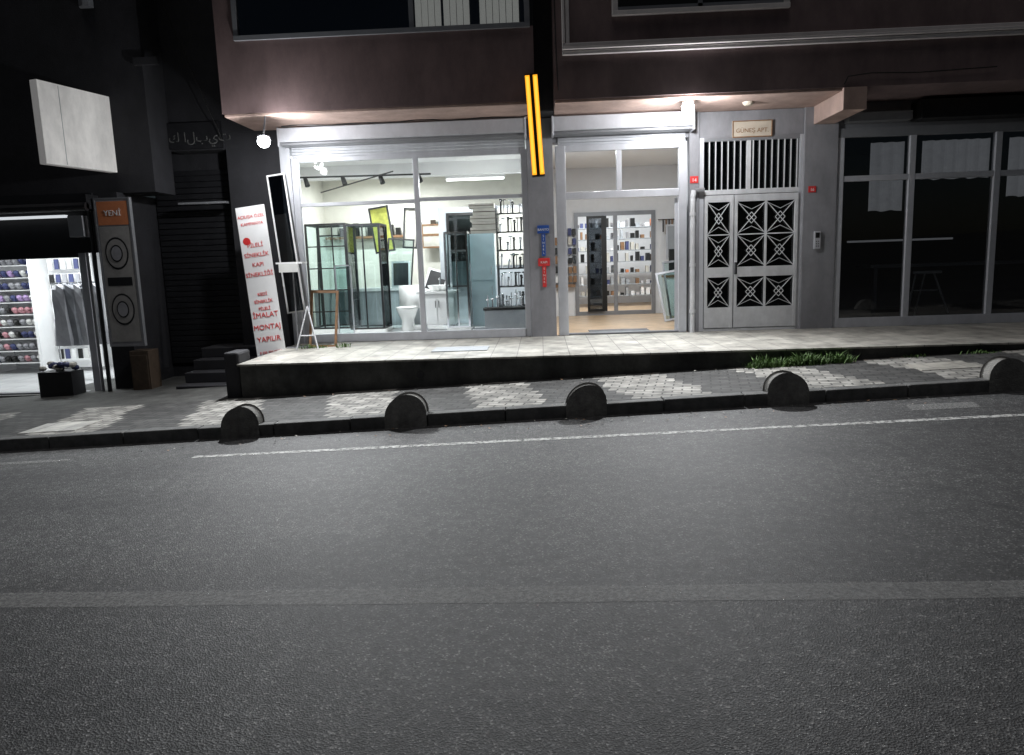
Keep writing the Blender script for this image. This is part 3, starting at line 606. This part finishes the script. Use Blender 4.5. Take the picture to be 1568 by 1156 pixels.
mb=MB();mb.box(-10.2,-6.5,-.55,2.4,-.62,-.57,'itile');mb.box(-10.2,-6.5,-.9,-.55,-.75,-.57,'conc');mb.box(-10.2,-6.5,2.3,2.4,-.6,2.2,'iwall');mb.box(-6.55,-6.45,-.55,2.3,-.6,2.2,'iwall');mb.box(-10.3,-10.2,-.5,2.4,-.6,2.2,'iwall');mb.box(-10.2,-6.5,-.5,2.4,1.9,2,'ceil')
mb.make("room",K)
mb=MB();mb.box(-6.76,-6.66,-.78,-.72,-.58,1.5,'alu');mb.box(-10.2,-10.1,-.78,-.72,-.58,1.5,'alu');mb.box(-10.1,-6.76,-.82,-.7,1.44,1.5,'dark');mb.box(-10.1,-6.76,-.78,-.7,-.58,-.55,'alud');mb.make("door_frame",K)
tube("fluorescent_or_fill_tube",-9.2,-7.0,.6,1.85,95,K)
mb=MB()
for z in range(9):
    zz=-.35+z*.22
    mb.box(-10.15,-9.05,1.55,1.9,zz-.03,zz-.015,'white')
    x=-10.1
    while x<-9.1:
        m=random.choice(['slip1','slip2','slip3','slip1','curtain','slip2','slip3']) if z>4 else random.choice(['slip2','slip3','slip4','curtain','black'])
        mb.ell((x+.05,1.68,zz+.03),.05,.12,.035,m,8,4);mb.ell((x+.05,1.60,zz+.075),.05,.055,.045,m,8,4);x+=.12
mb.make("slipper_display")
mb=MB()
for z in range(7):
    for k in range(5):
        x=-8.85+k*.12;zz=1.5-z*.27
        mb.box(x,x+.075,1.6,1.63,zz-.2,zz-.02,random.choice(['slip2','slip3','curtain','black','white']));mb.rod((x+.04,1.62,zz),(x+.04,1.75,zz+.02),.004,'chrome')
mb.box(-9.0,-8.15,1.75,1.8,-.5,1.7,'white');mb.box(-9.02,-8.96,1.3,1.8,-.5,1.75,'white');mb.make("packet_display")
mb=MB()
for k in range(5):
    x=-8.0+k*.13;m='cloth' if k%2 else 'slip3';b=.55+.03*k
    vs=[];
    for j,(hw,z) in enumerate(((.03,1.04),(.13,.96),(.14,.8),(.13,.5),(.17,.15),(.18,.02))):
        for i in range(8): 
            a=2*math.pi*i/8;vs.append((x+hw*math.cos(a),b+.06*math.sin(a)*(1+.3*math.sin(i*2.3+j)),z))
    mb.add(vs,[(j*8+i,(j+1)*8+i,(j+1)*8+(i+1)%8,j*8+(i+1)%8) for j in range(5) for i in range(8)],m)
mb.rod((-8.15,.6,1.06),(-7.35,.6,1.06),.012,'chrome')
for x in(-8.15,-7.35): mb.rod((x,.6,-.57),(x,.6,1.06),.012,'chrome')
mb.make("clothes_rack")
mb=MB();mb.box(-7.35,-6.85,-1.15,-.85,-.6,-.2,'dark')
for k in range(20): mb.ell((-7.32+random.random()*.45,-1.0+random.uniform(-.1,.1),-.17+random.uniform(0,.08)),.06,.05,.04,random.choice(['dark','slip2','cardb','dark']),8,4)
mb.make("bargain_crate")
T=Matrix.Translation((-6.3,-.98,.15))
Q=empty("advertising_poster_stand")
mb=MB();mb.box(0,.48,0,.05,0,2.08,'slip3',T);mb.frame(-.02,.5,-.02,2.1,.02,-.01,.06,'alud',T);mb.make("board",Q)
mb=MB();mb.box(.02,.46,-.006,0,1.72,2.05,'orange',T);mb.box(.02,.46,-.006,0,.05,1.7,'postg',T)
mb.make("print",Q)
mb=MB()
for zc in(1.32,.52):
    for rr,mm,o in((.17,'dark',0),(.15,'postg',-.004),(.09,'dark',-.008),(.075,'slip3',-.012)):
        c=T@Vector((.24,-.008+o,zc));n=24
        vs=[(c.x+rr*math.cos(2*math.pi*i/n),c.y,c.z+rr*1.35*math.sin(2*math.pi*i/n)) for i in range(n)]
        mb.add(vs,[tuple(range(n))],mm)
mb.box(.06,.42,-.009,-.006,.86,.98,'dark',T)
mb.make("rings",Q)
text("YENİ",(.24,-.01,1.85),.11,'white',Q,T=T)
mb=MB();mb.box(-6.04,-5.76,-1.0,-.7,-.62,.06,'dimwood');mb.box(-6.02,-5.78,-1.01,-1.0,-.55,0,'dimwood');mb.make("wooden_crate",bevel=.005)
# ------------------------------------------------------------ world + sun
w=bpy.data.worlds.new("World");sc.world=w;w.use_nodes=True;N=w.node_tree.nodes;L=w.node_tree.links
sky=N.new("ShaderNodeTexSky");sky.sky_type='NISHITA';sky.sun_disc=False;sky.sun_elevation=math.radians(76);sky.sun_rotation=math.radians(170)
bg=N["Background"];bg.inputs[1].default_value=.004
L.new(sky.outputs[0],bg.inputs[0])
l=bpy.data.lights.new("sun",'SUN');l.energy=.38;l.angle=math.radians(25);l.color=(1,.96,.94);o=bpy.data.objects.new("sun",l);COL.objects.link(o)
d=Vector((.06,.25,-1)).normalized();o.rotation_euler=d.to_track_quat('-Z','Y').to_euler()
# ------------------------------------------------------------ camera
p=math.atan(178/1132.);yw=math.radians(2.5);r=math.radians(1.95)
F=Vector((-math.sin(yw)*math.cos(p),math.cos(yw)*math.cos(p),-math.sin(p)))
R0=Vector((math.cos(yw),math.sin(yw),0));U0=R0.cross(F)
R=R0*math.cos(r)-U0*math.sin(r);U=U0*math.cos(r)+R0*math.sin(r)
mm=Matrix(((R.x,U.x,-F.x,0),(R.y,U.y,-F.y,-11.5),(R.z,U.z,-F.z,1.17),(0,0,0,1)))
c=bpy.data.cameras.new("camera");c.sensor_width=36;c.lens=36*1132/1568.;c.clip_end=1000;c.clip_start=.05
co=bpy.data.objects.new("camera",c);COL.objects.link(co);co.matrix_world=mm;sc.camera=co
sc.view_settings.view_transform='Standard';sc.view_settings.look='None';sc.view_settings.exposure=0
